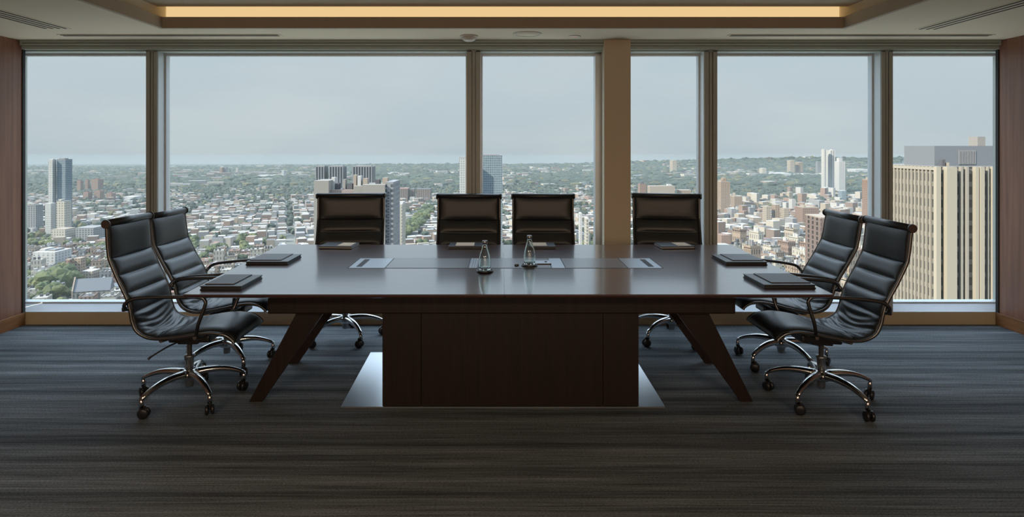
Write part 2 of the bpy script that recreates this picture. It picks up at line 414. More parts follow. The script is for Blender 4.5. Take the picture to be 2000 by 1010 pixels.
seams = [0.012, 0.222, 0.335, 0.452]
def s_of_z(z):
    for i in range(len(PROF)):
        if PROF[i].z < z: return arc[i]
S1, S2, S3, S4 = s_of_z(.868), s_of_z(.768), s_of_z(.668), s_of_z(.565)
S5 = s_of_z(.4245)
rng = random.Random(5)
def pad_h(s, t):
    edge = max(0.0, 1 - abs(t) ** 6)
    cuts = [0.0, S1, S2, S3, S4]
    h = 0.016
    if s < S4:
        for a, b in zip(cuts[:-1], cuts[1:]):
            if a <= s <= b:
                f = (s - a) / (b - a); h = 0.006 + 0.018 * (1 - abs(2 * f - 1) ** 3.5)
    else:
        q = (s - S4) / (SLEN - S4)
        fade = math.exp(-((q - .22) / .22) ** 2)
        w = math.sin((s * (1 + .10 * t * t)) * 150 + 1.3 * math.sin(t * 2.1)) * 0.5 + 0.5 * math.sin(s * 83 + t * 2.5 + 1.0)
        h = 0.022 + 0.0110 * w * fade * (0.45 + 0.55 * math.cos(t * 1.2)) + 0.010 * max(0, math.sin((q - .35) / .65 * math.pi) if q > .35 else 0)
        if s - S4 < .02: h = 0.006 + (h - 0.006) * (s - S4) / .02
        if SLEN - s < .03: h *= 0.4 + 0.6 * (SLEN - s) / .03
    return h * edge
def sling(s0, s1, n):
    m = MB(); TN = 22; front, back = [], []
    for i in range(n + 1):
        s = s0 + (s1 - s0) * i / n; p, nr = prof_at(s)
        # sag of the sling between the rails
        rf, rb = [], []
        for k in range(TN + 1):
            t = -1 + 2 * k / TN
            sag = -0.012 * (1 - t * t)
            q = p + Vector((0, t * HW, 0))
            rf.append(q + nr * (pad_h(s, t) + sag + .002)); rb.append(q + nr * (-0.010 * max(0, 1 - abs(t) ** 6) + sag - .002))
        front.append(rf); back.append(rb)
    loop = [f + b[::-1] for f, b in zip(front, back)]
    V = m.quadgrid(loop, closed_v=True)
    m.bm.faces.new(V[0]); m.bm.faces.new(V[-1])
    return m

def make_chair():
    r = empty('office_chair')
    sling(0.004, S1, 22).build('headrest', M_leather, r)
    sling(S1, S5, 90).build('backrest', M_leather, r)
    sling(S5, SLEN, 60).build('seat', M_leather, r)
    m = MB(); m.tube([(-.358, -HW - .012, 1.066), (-.358, HW + .012, 1.062)], 0.021, 14); m.build('top_bar', M_leather, r)
    for s in (-1, 1):
        cap = MB(); cap.tube([(-.358, s * (HW + .012), 1.062), (-.358, s * (HW + .022), 1.062)], [0.026, 0.024], 16)
        cap.build('end_cap', M_rail, r)
        pts = [p + prof_at(arc[i])[1] * -0.004 + Vector((0, s * (HW + .006), 0)) for i, p in enumerate(PROF) if i % 2 == 0 or i == len(PROF) - 1]
        MB().tube(pts, 0.0080, 8, 1.2).build('side_rail', M_rail, r)
        y0, y1 = s * (HW + .012), s * (HW + .050)
        path = smooth_path([(-.236, y0, .585), (-.245, s * (HW + .03), .60), (-.232, y1, .625), (-.19, y1, .652), (-.08, y1, .662), (.08, y1, .664), (.18, y1, .662), (.212, y1, .640), (.205, y1, .60), (.175, y1, .52), (.158, s * (HW + .035), .470), (.145, y0, .447)], 5)
        MB().tube(path, 0.0105, 8).build('armrest', M_rail, r)
        MB().tube([(-.236, s * (HW - .0), .588), (-.262, s * (HW + .024), .588)], 0.012, 10).build('arm_knob', M_black, r)
    for u, z in ((-.06, .402), (.13, .418)):
        MB().tube([(u, -HW, z + .006), (u, -HW * .6, z - .008), (u, HW * .6, z - .008), (u, HW, z + .006)], 0.011, 8).build('cross_bar', M_rail, r)
    m = MB(); m.box(-.09, .15, -.075, .075, .352, .398, .014); m.box(-.05, .07, -.05, .05, .335, .36, .01); m.build('tilt_mechanism', M_black, r)
    m = MB(); m.tube(smooth_path([(-.02, -.06, .362), (-.06, -.12, .350), (-.12, -.185, .315), (-.135, -.20, .300)], 4), [.005] * 9 + [.007] * 4, 8); m.build('lever', M_black, r)
    m = MB(); m.lathe([(.0, .075), (.021, .075), (.023, .082), (.023, .25), (.030, .252), (.030, .262), (.014, .264), (.014, .34)], n=20); m.build('gas_lift', M_gas, r)
    m = MB(); m.lathe([(.024, .118), (.044, .122), (.048, .150), (.040, .168), (.026, .176), (.024, .176)], n=24); b = m.build('base_hub', M_chrome, r)
    for k in range(5):
        a = 2 * math.pi * k / 5
        M = Matrix.Rotation(a, 4, 'Z')
        rows = []
        for j in range(13):
            f = j / 12; rad = .030 + f * (.305 - .030)
            zc = .158 + .012 * math.sin(f * 1.9) - .062 * f ** 2.6
            w = .026 * (1 - f) + .013 * f; h = .018 * (1 - f) + .010 * f
            prof = [(-w, -h), (-w * 1.0, h * .3), (-w * .45, h), (w * .45, h), (w, h * .3), (w, -h), (w * .5, -h * .55), (-w * .5, -h * .55)]
            rows.append([M @ Vector((rad, y, zc + z)) for y, z in prof])
        m = MB(); V = m.quadgrid(rows, closed_v=True); m.bm.faces.new(V[0]); m.bm.faces.new(V[-1])
        arm = m.build('base_arm', M_chrome, r)
        st = MB(); c = M @ Vector((.300, 0, 0))
        st.lathe([(.013, .060), (.013, .088), (.008, .112)], c=(c.x, c.y, 0), n=12).build('stem', M_chrome, arm)
        w = MB(); off = Vector((c.x, c.y, .0298)); sw = rng.uniform(0, 6.28); R = Matrix.Rotation(sw, 4, 'Z')
        for s in (-1, 1):
            T = Matrix.Translation(off) @ R @ Matrix.Translation((0.012, s * .0145, 0)) @ Matrix.Rotation(math.pi / 2, 4, 'X')
            w.lathe([(.0, -.010), (.021, -.010), (.0285, -.006), (.0298, 0), (.0285, .006), (.021, .010), (.0, .010)], n=18, M=T, caps=False)
        T = Matrix.Translation(off) @ R
        w.box(-.012, .024, -.0045, .0045, .0, .042, .003, M=T)
        w.build('caster', M_black, arm)
    return r
proto = make_chair()
BASE_PARTS = ('base_hub', 'base_arm')
chairs = [   # x, y, facing, base turn, recline, width, label
    (-1.845, 3.735, 0.0, 28, 0, 0.90, 'black leather swivel chair at the left end of the table, farther from the windows'),
    (-1.885, 4.335, 0.0, 25, 4, 0.93, 'black leather swivel chair at the left end of the table, closer to the windows'),
    (1.890, 3.715, 180.0, -176, 3, 0.90, 'black leather swivel chair at the right end of the table, farther from the windows'),
    (1.935, 4.345, 180.0, -185, 6, 0.93, 'black leather swivel chair at the right end of the table, closer to the windows'),
    (-1.215, 4.92, -84.0, 30, 0, 1.13, 'black high-back chair on the window side, first from the table\'s left end'),
    (-0.262, 4.85, -90.0, 20, 0, 1.07, 'black high-back chair on the window side, in front of the middle mullion'),
    (0.350, 4.86, -90.0, 50, 0, 1.04, 'black high-back chair on the window side, just left of the column'),
    (1.330, 4.90, -98.0, 30, 0, 1.12, 'black high-back chair on the window side, just right of the column'),
]
PIV = Vector((.03, 0, .38))
for i, (x, y, a, ba, rec, wid, lab) in enumerate(chairs):
    c = copy_tree(proto)
    c.location = (x, y, 0.0); c.rotation_euler = (0, 0, math.radians(a))
    for ch in c.children:
        nm = ch.name.split('.')[0]
        if nm in BASE_PARTS: ch.rotation_euler = (0, 0, math.radians(ba))
        elif nm != 'gas_lift':
            R = Matrix.Rotation(math.radians(-rec), 4, 'Y')
            if nm not in ('tilt_mechanism', 'lever'): ch.scale = (1, wid, 1)
            ch.rotation_euler = R.to_euler(); ch.location = PIV - R @ PIV
    if i > 3:
        for ch in c.children:
            if ch.name.split('.')[0] not in BASE_PARTS + ('gas_lift',): ch.location.z += 0.02
    tag(c, lab, 'chair', 'leather chairs around the boardroom table')
def kill(o):
    for ch in list(o.children): kill(ch)
    bpy.data.objects.remove(o)
kill(proto)

# ------------------------------------------------------------------ folders, bottles, coasters
def folder(x0, x1, y0, y1, label, kind, rz=0.0):
    cx, cy = (x0 + x1) / 2, (y0 + y1) / 2; hx, hy = (x1 - x0) / 2, (y1 - y0) / 2
    r = empty('notebook', (cx, cy, ZT), math.radians(rz), label, 'notebook', 'black notebooks laid on the table')
    MB().box(-hx, hx, -hy, hy, 0.0005, 0.0055, .0015).build('back_cover', M_book, r)
    MB().box(-hx + .004, hx - .004, -hy + .004, hy - .004, 0.0055, 0.0165).build('pages', M_grey if kind == 'cream' else M_book, r)
    MB().box(-hx, hx, -hy, hy, 0.0165, 0.0215, .0015).build('front_cover', M_book, r)
    if kind == 'panelL': MB().box(-hx + .012, hx - .055, -hy + .035, hy - .012, 0.0217, 0.0265, .0015).build('notepad', M_panel, r)
    if kind == 'panelR': MB().box(-hx + .055, hx - .012, -hy + .035, hy - .012, 0.0217, 0.0265, .0015).build('notepad', M_panel, r)
    if kind == 'cream': MB().box(0.005, hx - .02, -hy + .02, hy - .02, 0.0217, 0.0235).build('paper_pad', M_cream, r)
    if kind == 'creamL': MB().box(-hx + .05, .045, -hy + .02, hy - .02, 0.0217, 0.0235).build('paper_pad', M_cream, r)
folder(-1.585, -1.365, 3.315, 3.61, 'black notebook at the table\'s left end, at the corner farther from the windows', 'panelL')
folder(-1.63, -1.36, 4.02, 4.30, 'black notebook at the table\'s left end, closer to the windows', 'panelL')
folder(1.400, 1.678, 3.35, 3.64, 'black notebook at the table\'s right end, at the corner farther from the windows', 'panelR')
folder(1.435, 1.700, 4.01, 4.29, 'black notebook at the table\'s right end, closer to the windows', 'panelR')
folder(-1.335, -1.085, 4.63, 4.82, 'black notebook with cream pad before the window-side chair nearest the left end', 'cream', -4)
folder(-.385, -.10, 4.63, 4.82, 'black notebook with cream pad behind the left glass bottle', 'creamL')
folder(.19, .405, 4.63, 4.82, 'black notebook with cream pad behind the right glass bottle', 'creamL')
folder(1.175, 1.425, 4.63, 4.82, 'black notebook with cream pad in front of the chair right of the column', 'cream', 4)

def bottle(x, y, label, h=0.175):
    r = empty('bottle', (x, y, ZT + .0128), 0, label, 'bottle', 'clear glass bottles on the table')
    k = h / .175
    out = [(.0, .0), (.033, .0), (.0365, .004), (.0370, .02), (.0370, .055), (.034, .078), (.027, .103), (.019, .128), (.0145, .148), (.0135, .158)]
    inn = [(.0115, .158), (.0125, .148), (.0165, .128), (.0245, .103), (.0315, .078), (.0345, .055), (.0345, .02), (.033, .009), (.0, .008)]
    MB().lathe([(a, z * k) for a, z in out + inn], n=32, caps=False).build('bottle_body', M_glass, r)
    MB().lathe([(.0, .1585 * k), (.0152, .1585 * k), (.0160, .161 * k), (.0160, .173 * k), (.0145, .175 * k), (.0, .175 * k)], n=20, caps=False).build('cap', M_alu, r)
def coaster(x, y, label):
    r = empty('coaster', (x, y, ZT + .0016), 0, label, 'coaster', 'dark coasters on the table')
    MB().lathe([(.0, .0), (.050, .0), (.052, .003), (.052, .006), (.0, .006)], n=32, caps=False).build('disc', M_black, r)
    MB().tube([(.049 * math.cos(a * math.pi / 12), .049 * math.sin(a * math.pi / 12), .0085) for a in range(25)], .0024, 6, caps=False).build('metal_ring', M_rail, r)
b1 = W(947, 531, ZT); b2 = W(1034, 520, ZT)
bottle(b1.x, b1.y, 'left one of two clear glass bottles, silver capped, on a dark coaster', .176)
bottle(b2.x, b2.y, 'right one of two clear glass bottles, silver capped, beside the small square pad', .182)
coaster(b1.x, b1.y, 'dark round coaster under the left glass bottle')
coaster(b2.x, b2.y, 'dark round coaster under the right glass bottle')
p = W(1052, 516, ZT)
r = empty('control_pad', (p.x + .028, p.y + .03, ZT + .0018), 0, 'small square light pad with a black button beside the right bottle', 'control pad')
MB().box(-.052, .052, -.055, .055, 0, .005, .001).build('base', M_black, r)
MB().box(-.050, .050, -.053, .053, .005, .0075, .001).build('face_plate', M_alu, r)
MB().lathe([(.0, .011), (.008, .011), (.009, .0076)], c=(.02, .0, 0), n=14).build('button', M_black, r)
p = W(1013, 521, ZT)
r = MB().lathe([(.0, .0), (.013, .0), (.015, .006), (.012, .012), (.0, .013)], n=16, caps=False).build('bottle_stopper', M_rail, loc=(p.x - .012, p.y + .02, ZT + .0018))
tag(r, 'small dark round stopper lying left of the right bottle', 'stopper')

exec_city = True
# ------------------------------------------------------------------ the city outside
GZ = -150.0
CF = 0.36
def dim(c): return tuple(q * CF for q in c)
def cmat(name, color, rough=0.8): return mat(name, dim(color), rough)
def facade(name, wall, glass, du, dv, wu, wv, rough=0.7, grough=0.15):
    wall, glass = dim(wall), dim(glass)
    m = mat(name, wall, rough)
    t = N(m, 'ShaderNodeTexCoord'); s = N(m, 'ShaderNodeSeparateXYZ'); L(m, t.outputs['Object'], s.inputs[0])
    def mth(op, a, b=None):
        n = N(m, 'ShaderNodeMath', operation=op)
        for i, q in enumerate((a, b)):
            if q is None: continue
            if isinstance(q, (int, float)): n.inputs[i].default_value = q
            else: L(m, q, n.inputs[i])
        return n.outputs[0]
    u = mth('ADD', s.outputs[0], s.outputs[1]); u = mth('ADD', u, 5000.0); v = mth('ADD', s.outputs[2], 5000.0)
    a = mth('LESS_THAN', mth('FRACT', mth('DIVIDE', u, du)), wu); b = mth('LESS_THAN', mth('FRACT', mth('DIVIDE', v, dv)), wv)
    k = mth('MULTIPLY', a, b)
    g = N(m, 'ShaderNodeNewGeometry'); sn = N(m, 'ShaderNodeSeparateXYZ'); L(m, g.outputs['Normal'], sn.inputs[0])
    k = mth('MULTIPLY', k, mth('LESS_THAN', mth('ABSOLUTE', sn.outputs[2]), 0.5))
    wn = N(m, 'ShaderNodeTexNoise'); wn.inputs['Scale'].default_value = 0.4; wn.inputs['Detail'].default_value = 1; L(m, t.outputs['Object'], wn.inputs[0])
    gr_ = N(m, 'ShaderNodeMixRGB'); L(m, wn.outputs[0], gr_.inputs[0])
    gr_.inputs[1].default_value = (*[c * .5 for c in glass], 1); gr_.inputs[2].default_value = (*[min(1, c * 1.5) for c in glass], 1)
    mx = N(m, 'ShaderNodeMixRGB'); L(m, k, mx.inputs[0]); mx.inputs[1].default_value = (*wall, 1); L(m, gr_.outputs[0], mx.inputs[2])
    L(m, mx.outputs[0], base(m))
    rr = N(m, 'ShaderNodeMapRange'); rr.inputs[3].default_value = rough; rr.inputs[4].default_value = grough; L(m, k, rr.inputs[0])
    L(m, rr.outputs[0], m.node_tree.nodes['Principled BSDF'].inputs['Roughness'])
    return m
F_tan = facade('tan_facade', (.55, .42, .31), (.16, .13, .11), 3.6, 3.2, .42, .5)
F_tan2 = facade('pale_tan_facade', (.66, .56, .44), (.26, .24, .22), 3.2, 3.3, .45, .5)
F_brick = facade('brick_facade', (.46, .31, .24), (.16, .12, .11), 3.4, 3.1, .4, .5)
F_brown = facade('brown_facade', (.32, .24, .21), (.10, .09, .09), 6, 3.4, .4, .7)
F_cream = facade('cream_facade', (.78, .72, .60), (.34, .33, .32), 4.2, 4.0, .4, .55)
F_white = facade('white_facade', (.82, .82, .80), (.42, .45, .48), 5.5, 3.4, .35, .55)
F_grey = facade('grey_facade', (.42, .43, .44), (.16, .18, .20), 4.5, 3.4, .5, .6)
F_glass = facade('blue_glass_facade', (.46, .54, .58), (.24, .32, .37), 3.0, 3.2, .8, .75)
F_glassL = facade('pale_glass_facade', (.80, .80, .76), (.45, .50, .52), 3.0, 3.2, .5, .6)
F_slab = facade('dark_slab_facade', (.38, .40, .43), (.10, .12, .14), 5.5, 400, .6, 1.0)
F_wtower = facade('white_tower_facade', (.88, .87, .82), (.45, .46, .46), 7.0, 400, .35, 1.0)
C_dark = cmat('dark_roofing', (.16, .16, .17), .9); C_grey = cmat('grey_roofing', (.42, .42, .42), .9); C_white = cmat('white_roofing', (.80, .79, .76), .9)
C_tan = cmat('tan_roofing', (.56, .47, .38), .9); C_red = cmat('red_roofing', (.40, .22, .17), .9); C_slate = cmat('slate_roofing', (.20, .23, .27), .6)
C_pink = cmat('pink_stone', (.50, .40, .36), .85); C_stone = cmat('grey_stone', (.46, .43, .39), .85)

GROUPB = 'individual buildings standing in the city view'
def bld(px0, px1, ytop, Y, depth, m, label, name='building', yaw=0.0, roof=C_grey, ph=None, base_z=GZ, cat='building'):
    """footprint from the pixel span seen at distance Y, top at pixel row ytop"""
    edge = px1 if px1 < CX else (px0 if px0 > CX else None)      # part of the span is the flank seen beside the front
    if edge is not None:
        depth = min(depth, .45 * (px1 - px0) * Y / abs(edge - CX)); side = abs(edge - CX) * depth / (Y + depth)
        if px1 < CX: px1 -= side
        else: px0 += side
    x0, x1 = (px0 - CX) / F * Y, (px1 - CX) / F * Y
    zt = EYE + (CY - ytop) * Y / F; w = (x1 - x0) / 2; h = zt - base_z
    r = empty(name, ((x0 + x1) / 2, Y + depth / 2, base_z), yaw, label, cat)
    d = depth / 2
    MB().box(-w, w, -d, d, 0, h).build('walls', m, r)
    p = MB().box(-w, w, -d, d, h, h + .8); p.build('roof', roof, r)
    for q in (ph or ()):                # rooftop boxes: fraction x0,x1, height px, material
        a, b, hp, mm = q
        MB().box(-w + 2 * w * a, -w + 2 * w * b, -d * .5, d * .6, h + .8, h + .8 + hp * Y / F).build('rooftop_block', mm, r)
    return r, w, d, h
# left window
bld(94, 110, 313, 1060, 26, F_glassL, 'sunlit face of the tall tower in the leftmost window', roof=C_white, ph=((.2, .9, 1.5, C_white),))  # flank of the glass tower; the sunlight on it is a paler facade colour
bld(111, 141, 312, 1066, 30, F_glass, 'tall blue glass tower in the leftmost window', roof=C_grey, ph=((.05, .7, 1.8, C_grey),))
bld(88, 109, 398, 1040, 30, F_glassL, 'white lower block at the foot of the glass tower', roof=C_white)
bld(110, 139, 394, 1030, 30, F_cream, 'cream stepped block at the foot of the glass tower', ph=((0, .4, 3, F_cream),))
bld(52, 84, 402, 1120, 40, F_grey, 'dark grey slab beside the left wood wall, behind the white low building', roof=C_dark)
bld(100, 148, 449, 980, 40, F_cream, 'long cream building with rows of windows in the leftmost window', roof=C_tan)
bld(148, 205, 446, 985, 30, F_grey, 'grey stone building right of the long cream building', roof=C_grey)
bld(64, 140, 494, 760, 45, F_white, 'low white flat-roofed building near the left wood wall', roof=C_white, ph=((.1, .35, 4, C_white), (.5, .8, 3, C_grey)))
bld(128, 142, 508, 700, 14, F_brick, 'small red brick building behind the big tree', roof=C_tan)
bld(144, 168, 506, 705, 14, F_tan, 'tan brick building right of the small red one', roof=C_tan)
for k, (a, b, y, Y, lab) in enumerate(((150, 163, 354, 2050, 'brick tower leftmost of the far brick cluster'), (166, 176, 352, 2080, 'thin brick tower second in the far brick cluster'),
        (178, 202, 351, 2060, 'widest brick tower of the far brick cluster'), (162, 180, 376, 1700, 'low brick block below the far brick cluster, left end'),
        (184, 204, 374, 1710, 'low brick block below the far brick cluster, middle'), (207, 226, 378, 1700, 'low brick block below the far brick cluster, right end'))):
    bld(a, b, y, Y, 30, F_brick, lab, roof=C_red, ph=((.3, .6, 1.5, C_red),))
bld(118, 160, 406, 1400, 20, F_grey, 'low dark office block right of the glass tower', roof=C_dark)
bld(240, 278, 385, 1725, 40, F_white, 'round-edged pale hall near the left mullion', roof=C_white)
# church
cy_ = 600.0; x0, x1 = (142 - CX) / F * cy_, (205 - CX) / F * cy_
ch = empty('church', ((x0 + x1) / 2, cy_ + 8, GZ), math.radians(18), 'stone church with steep slate roof at the bottom of the leftmost window', 'church')
hw = (x1 - x0) / 2
MB().box(-hw, hw, -7, 7, 0, 13).build('walls', F_cream, ch)
MB().prism([(-8, 13), (8, 13), (0, 24)], -hw * .98, hw, axis='x').build('roof', C_slate, ch)
MB().prism([(-8.5, 0), (8.5, 0), (8.5, 14), (0, 26), (-8.5, 14)], -hw - 1.2, -hw, axis='x').build('gable', C_tan, ch)
for k in range(6): MB().box(-hw + 3 + k * 4.4, -hw + 4.4 + k * 4.4, -7.3, -7.0, 4, 11).build('window', C_dark, ch)
MB().box(-hw - 1.5, -hw - 1.2, -1.2, 1.2, 6, 15).build('window', C_dark, ch)
bld(206, 262, 561, 640, 18, F_cream, 'cream stone hall beside the church', roof=C_slate)
bld(160, 196, 531, 690, 16, F_tan2, 'pale flat-roofed house above the church roof', roof=C_white)
# second window
bld(429, 437, 328, 3000, 40, F_brick, 'left one of the far pair of pinkish towers', roof=C_tan)
bld(437, 445, 327, 3020, 40, F_grey, 'grey tower touching the far pinkish tower', roof=C_grey)
bld(461, 467, 329, 3150, 30, F_cream, 'slim cream tower far off in the widest window', roof=C_white)
bld(550, 558, 333, 2870, 30, F_white, 'small white tower far off in the widest window', roof=C_white)
bld(500, 540, 343, 2912, 60, F_white, 'long white building low on the horizon', roof=C_white)
for a, b, lab in ((616, 641, 'dark striped tower block, leftmost of three behind the big stone building'), (643, 677, 'dark striped tower block, middle of three behind the big stone building'),
                  (688, 733, 'dark striped tower block, rightmost of three behind the big stone building')):
    bld(a, b, 326, 1300, 30, F_slab, lab, roof=C_grey, ph=((.1, .9, 1.5, C_grey),))
# big stone building
Y0 = 420.0; P = lambda px: (px - CX) / F * Y0
Zp = lambda py, Y=Y0: EYE + (CY - py) * Y / F
bs = empty('stone_building', (P(690), Y0, GZ), 0, 'big grey stone office building rising behind the window-side chair nearest the left end', 'building')
def part(name, m, px0, px1, ytop, dy0, dy1, z0=0.0):
    return MB().box(P(px0) - P(690), P(px1) - P(690), dy0, dy1, z0, Zp(ytop) - GZ).build(name, m, bs)
part('tower_wing', C_stone, 613, 642, 353, 0, 20); part('walls', C_pink, 642, 688, 372, 4, 24); part('walls', C_stone, 688, 708, 364, 3, 24)
part('walls', C_stone, 708, 752, 361, 0, 24)
part('side_wing', F_grey, 752, 767, 356, 2, 30)
for a, b, y, mm in ((648, 655, 360, C_dark), (663, 668, 352, C_stone), (672, 682, 360, C_dark), (684, 690, 343, C_tan), (692, 699, 345, C_white), (703, 712, 350, C_tan), (728, 736, 352, C_dark), (742, 752, 349, C_tan), (640, 647, 348, C_white)):
    part('roof_unit', mm, a, b, y, 9, 14, Zp(375) - GZ)
for k in range(24):
    MB().box(P(755.5) - P(690), P(759.5) - P(690), 1.7, 2.1, Zp(378 + k * 5.4) - GZ, Zp(375.4 + k * 5.4) - GZ).build('window', C_dark, bs)
bld(771, 800, 369, 1690, 40, F_brown, 'brown slab building right of the big stone building', roof=C_red)
bld(800, 812, 370, 1710, 40, F_brown, 'narrow brown building between two brown slabs', roof=C_dark)
bld(813, 843, 370, 1700, 40, F_brown, 'wide brown slab building, right of its twin', roof=C_dark)
bld(768, 792, 400, 800, 30, F_cream, 'cream corner building at the end of the tree-lined avenue', roof=C_white, ph=((0, 1, 2.5, C_white),))
bld(768, 779, 425, 640, 25, F_grey, 'grey narrow building beside the big stone building', roof=C_white)
bld(752, 800, 339, 3050, 50, F_white, 'white complex of roofs far behind the brown slabs', roof=C_white, ph=((.2, .5, 2, C_white),))
# dark tower behind the middle mullion
bld(897, 912, 308, 860, 30, F_glassL, 'pale edge of the glass tower behind the middle mullion', roof=C_grey)
bld(912, 981, 304, 880, 36, F_glass, 'blue glass tower behind the middle mullion', roof=C_grey, ph=((.1, .9, 1.2, C_grey),))
# third window
for a, b, y, Y, m, lab in ((1130, 1137, 418, 830, F_white, 'narrow white tower left of the column, first of three'), (1141, 1150, 428, 760, F_cream, 'narrow cream tower left of the column, second of three'),
                        (1160, 1169, 418, 800, F_cream, 'narrow cream tower hard against the column, third of three')):
    bld(a, b, y, Y, 26, m, lab, roof=C_white)
# fourth window
bld(1246, 1262, 359, 1500, 24, F_brick, 'brick block with dark roof tank right of the column', roof=C_dark, ph=((.3, .7, 3, C_dark),))
bld(1264, 1318, 364, 1480, 24, F_tan2, 'long pinkish block behind the chair right of the column', roof=C_tan, ph=((.75, .9, 3, C_white),))
bld(1322, 1350, 372, 1490, 24, F_tan, 'tan block right of the long pinkish block', roof=C_tan)
bld(1308, 1322, 314, 3300, 60, F_tan2, 'far tan tower block under the horizon, right of the column', roof=C_tan)
# fifth window
bld(1400, 1426, 356, 1350, 26, F_tan, 'tan brick tower at the left edge of the fifth window', roof=C_tan, ph=((.35, .75, 7, F_tan), (.1, .3, 3, C_tan)))
bld(1427, 1449, 384, 1420, 22, F_tan, 'tan brick block right of the tan tower', roof=C_tan, ph=((.2, .3, 6, C_tan),))
bld(1450, 1482, 396, 1400, 24, F_tan, 'tan brick block with flat roof, third from the mullion', roof=C_tan, ph=((.5, .7, 2, C_dark),))
bld(1489, 1506, 404, 1125, 24, F_tan2, 'bright tan slab, left third of the tan trio', roof=C_tan)
bld(1507, 1523, 401, 1130, 30, F_tan, 'notched tan slab, middle of the tan trio', roof=C_tan)
bld(1524, 1541, 408, 1115, 24, F_tan2, 'shorter tan slab, right of the tan trio', roof=C_tan)
bld(1462, 1487, 426, 1165, 22, F_tan2, 'low tan block below the third tan block', roof=C_white)
bld(1553, 1600, 406, 1090, 30, F_brick, 'wide pink brick block behind the right-end chairs', roof=C_tan, ph=((.2, .3, 3, C_tan), (.8, .9, 3, C_tan)))
bld(1574, 1642, 427, 430, 26, F_brown, 'dark brown building close behind the right-end chairs', roof=C_tan)
bld(1604, 1615, 292, 1900, 26, F_wtower, 'tallest white tower slab in the fifth window', roof=C_white)
bld(1615, 1631, 294, 1915, 26, F_wtower, 'ribbed white tower touching the tallest white slab', roof=C_white, ph=((.5, .9, 1.5, C_white),))
bld(1629, 1651, 316, 1980, 30, F_white, 'stepped pale tower right of the white towers', roof=C_white, ph=((.25, .75, 7, F_white),))
bld(1637, 1653, 373, 1700, 18, F_glass, 'small blue glass box below the white towers', roof=C_white)
bld(1684, 1720, 352, 1060, 24, F_brick, 'tall pink brick tower against the right-hand mullion', roof=C_tan, ph=((.2, .6, 4, C_tan),))
bld(1537, 1552, 314, 3200, 50, F_tan2, 'far tan tower, left one of a pair near the horizon', roof=C_white)
bld(1553, 1568, 317, 3220, 50, F_tan, 'far tan tower, right one of a pair near the horizon', roof=C_white)
bld(1593, 1603, 316, 3100, 40, F_grey, 'far grey tower left of the white towers', roof=C_grey)
bld(1490, 1545, 339, 3000, 90, F_white, 'long white hall among the far trees', roof=C_white, ph=((.1, .3, 2.5, C_white),))
bld(1483, 1497, 329, 3030, 50, F_cream, 'cream stepped building left of the long white hall', roof=C_white)
bld(1655, 1700, 331, 3250, 80, F_white, 'low white roofs right of the white towers', roof=C_white)

# the big fin-fronted tower in the right window
Y1 = 150.0; Q = lambda px: (px - CX) / F * Y1
ZQ = lambda py, Y=Y1: EYE + (CY - py) * Y / F
rt = empty('office_tower', (Q(1900), Y1, GZ), 0, 'large cream office tower with vertical stone piers filling the rightmost window', 'building')
C_pier = cmat('cream_stone_pier', (.70, .62, .48), .8); C_pier2 = cmat('beige_stone_fin', (.60, .54, .44), .8)
F_tw = facade('tower_window_bands', (.34, .31, .27), (.13, .14, .14), 400, 3.1, 1.0, .62)
C_mech = cmat('pale_grey_mechanical_cladding', (.46, .46, .47), .7); C_mech2 = cmat('grey_mechanical_cladding', (.30, .32, .35), .7)
def tpart(name, m, px0, px1, ytop, y0, y1, z0=0.0, zt=None):
    return MB().box(Q(px0) - Q(1900), Q(px1) - Q(1900), y0, y1, z0, (ZQ(ytop) - GZ) if zt is None else zt).build(name, m, rt)
tpart('curtain_wall', F_tw, 1834, 2200, 326, .9, 22)
tpart('roof', C_grey, 1834, 2200, 0, .9, 22, ZQ(326) - GZ, ZQ(325) - GZ)
for a, b, m, pr in ((1829, 1838, C_pier, .0), (1846, 1866, C_pier, -.6), (1877.5, 1882, C_pier2, .1), (1888, 1893, C_pier2, .1), (1904.5, 1911, C_pier, -.2), (1913, 1921, C_pier, -.4), (1931, 1934, C_pier2, .3), (1939, 1945, C_pier, .0), (1952, 1972, C_pier, -.3), (1990, 2000, C_pier, 0), (2030, 2050, C_pier, -.3)):
    tpart('pier', m, a, b, 326, pr, 1.0)
xs_ = Q(1834) - Q(1900)
for k in range(14):
    yy = 2.4 + k * 1.4
    MB().box(xs_ - .42, xs_ + .02, yy, yy + .42, 0, ZQ(326) - GZ).build('fin', C_pier2, rt)
MB().box(xs_ - .46, xs_ + .02, 1.0, 22, ZQ(333) - GZ, ZQ(327) - GZ).build('cornice', C_pier2, rt)
tpart('penthouse', C_mech2, 1845, 2200, 285, 3.5, 15, ZQ(325) - GZ)
for k in range(11): tpart('louvre', C_mech, 1893 + k * 3.2, 1894.4 + k * 3.2, 300, 3.3, 3.6, ZQ(322) - GZ, ZQ(294) - GZ)
tpart('chimney', C_stone, 1959, 1975, 266, 8, 11, ZQ(290) - GZ)
tpart('roof_unit', C_dark, 1849, 1855, 312, 1.5, 2.5, ZQ(325) - GZ); tpart('roof_unit', C_pier, 1858, 1863, 318, 1.5, 2.5, ZQ(325) - GZ)

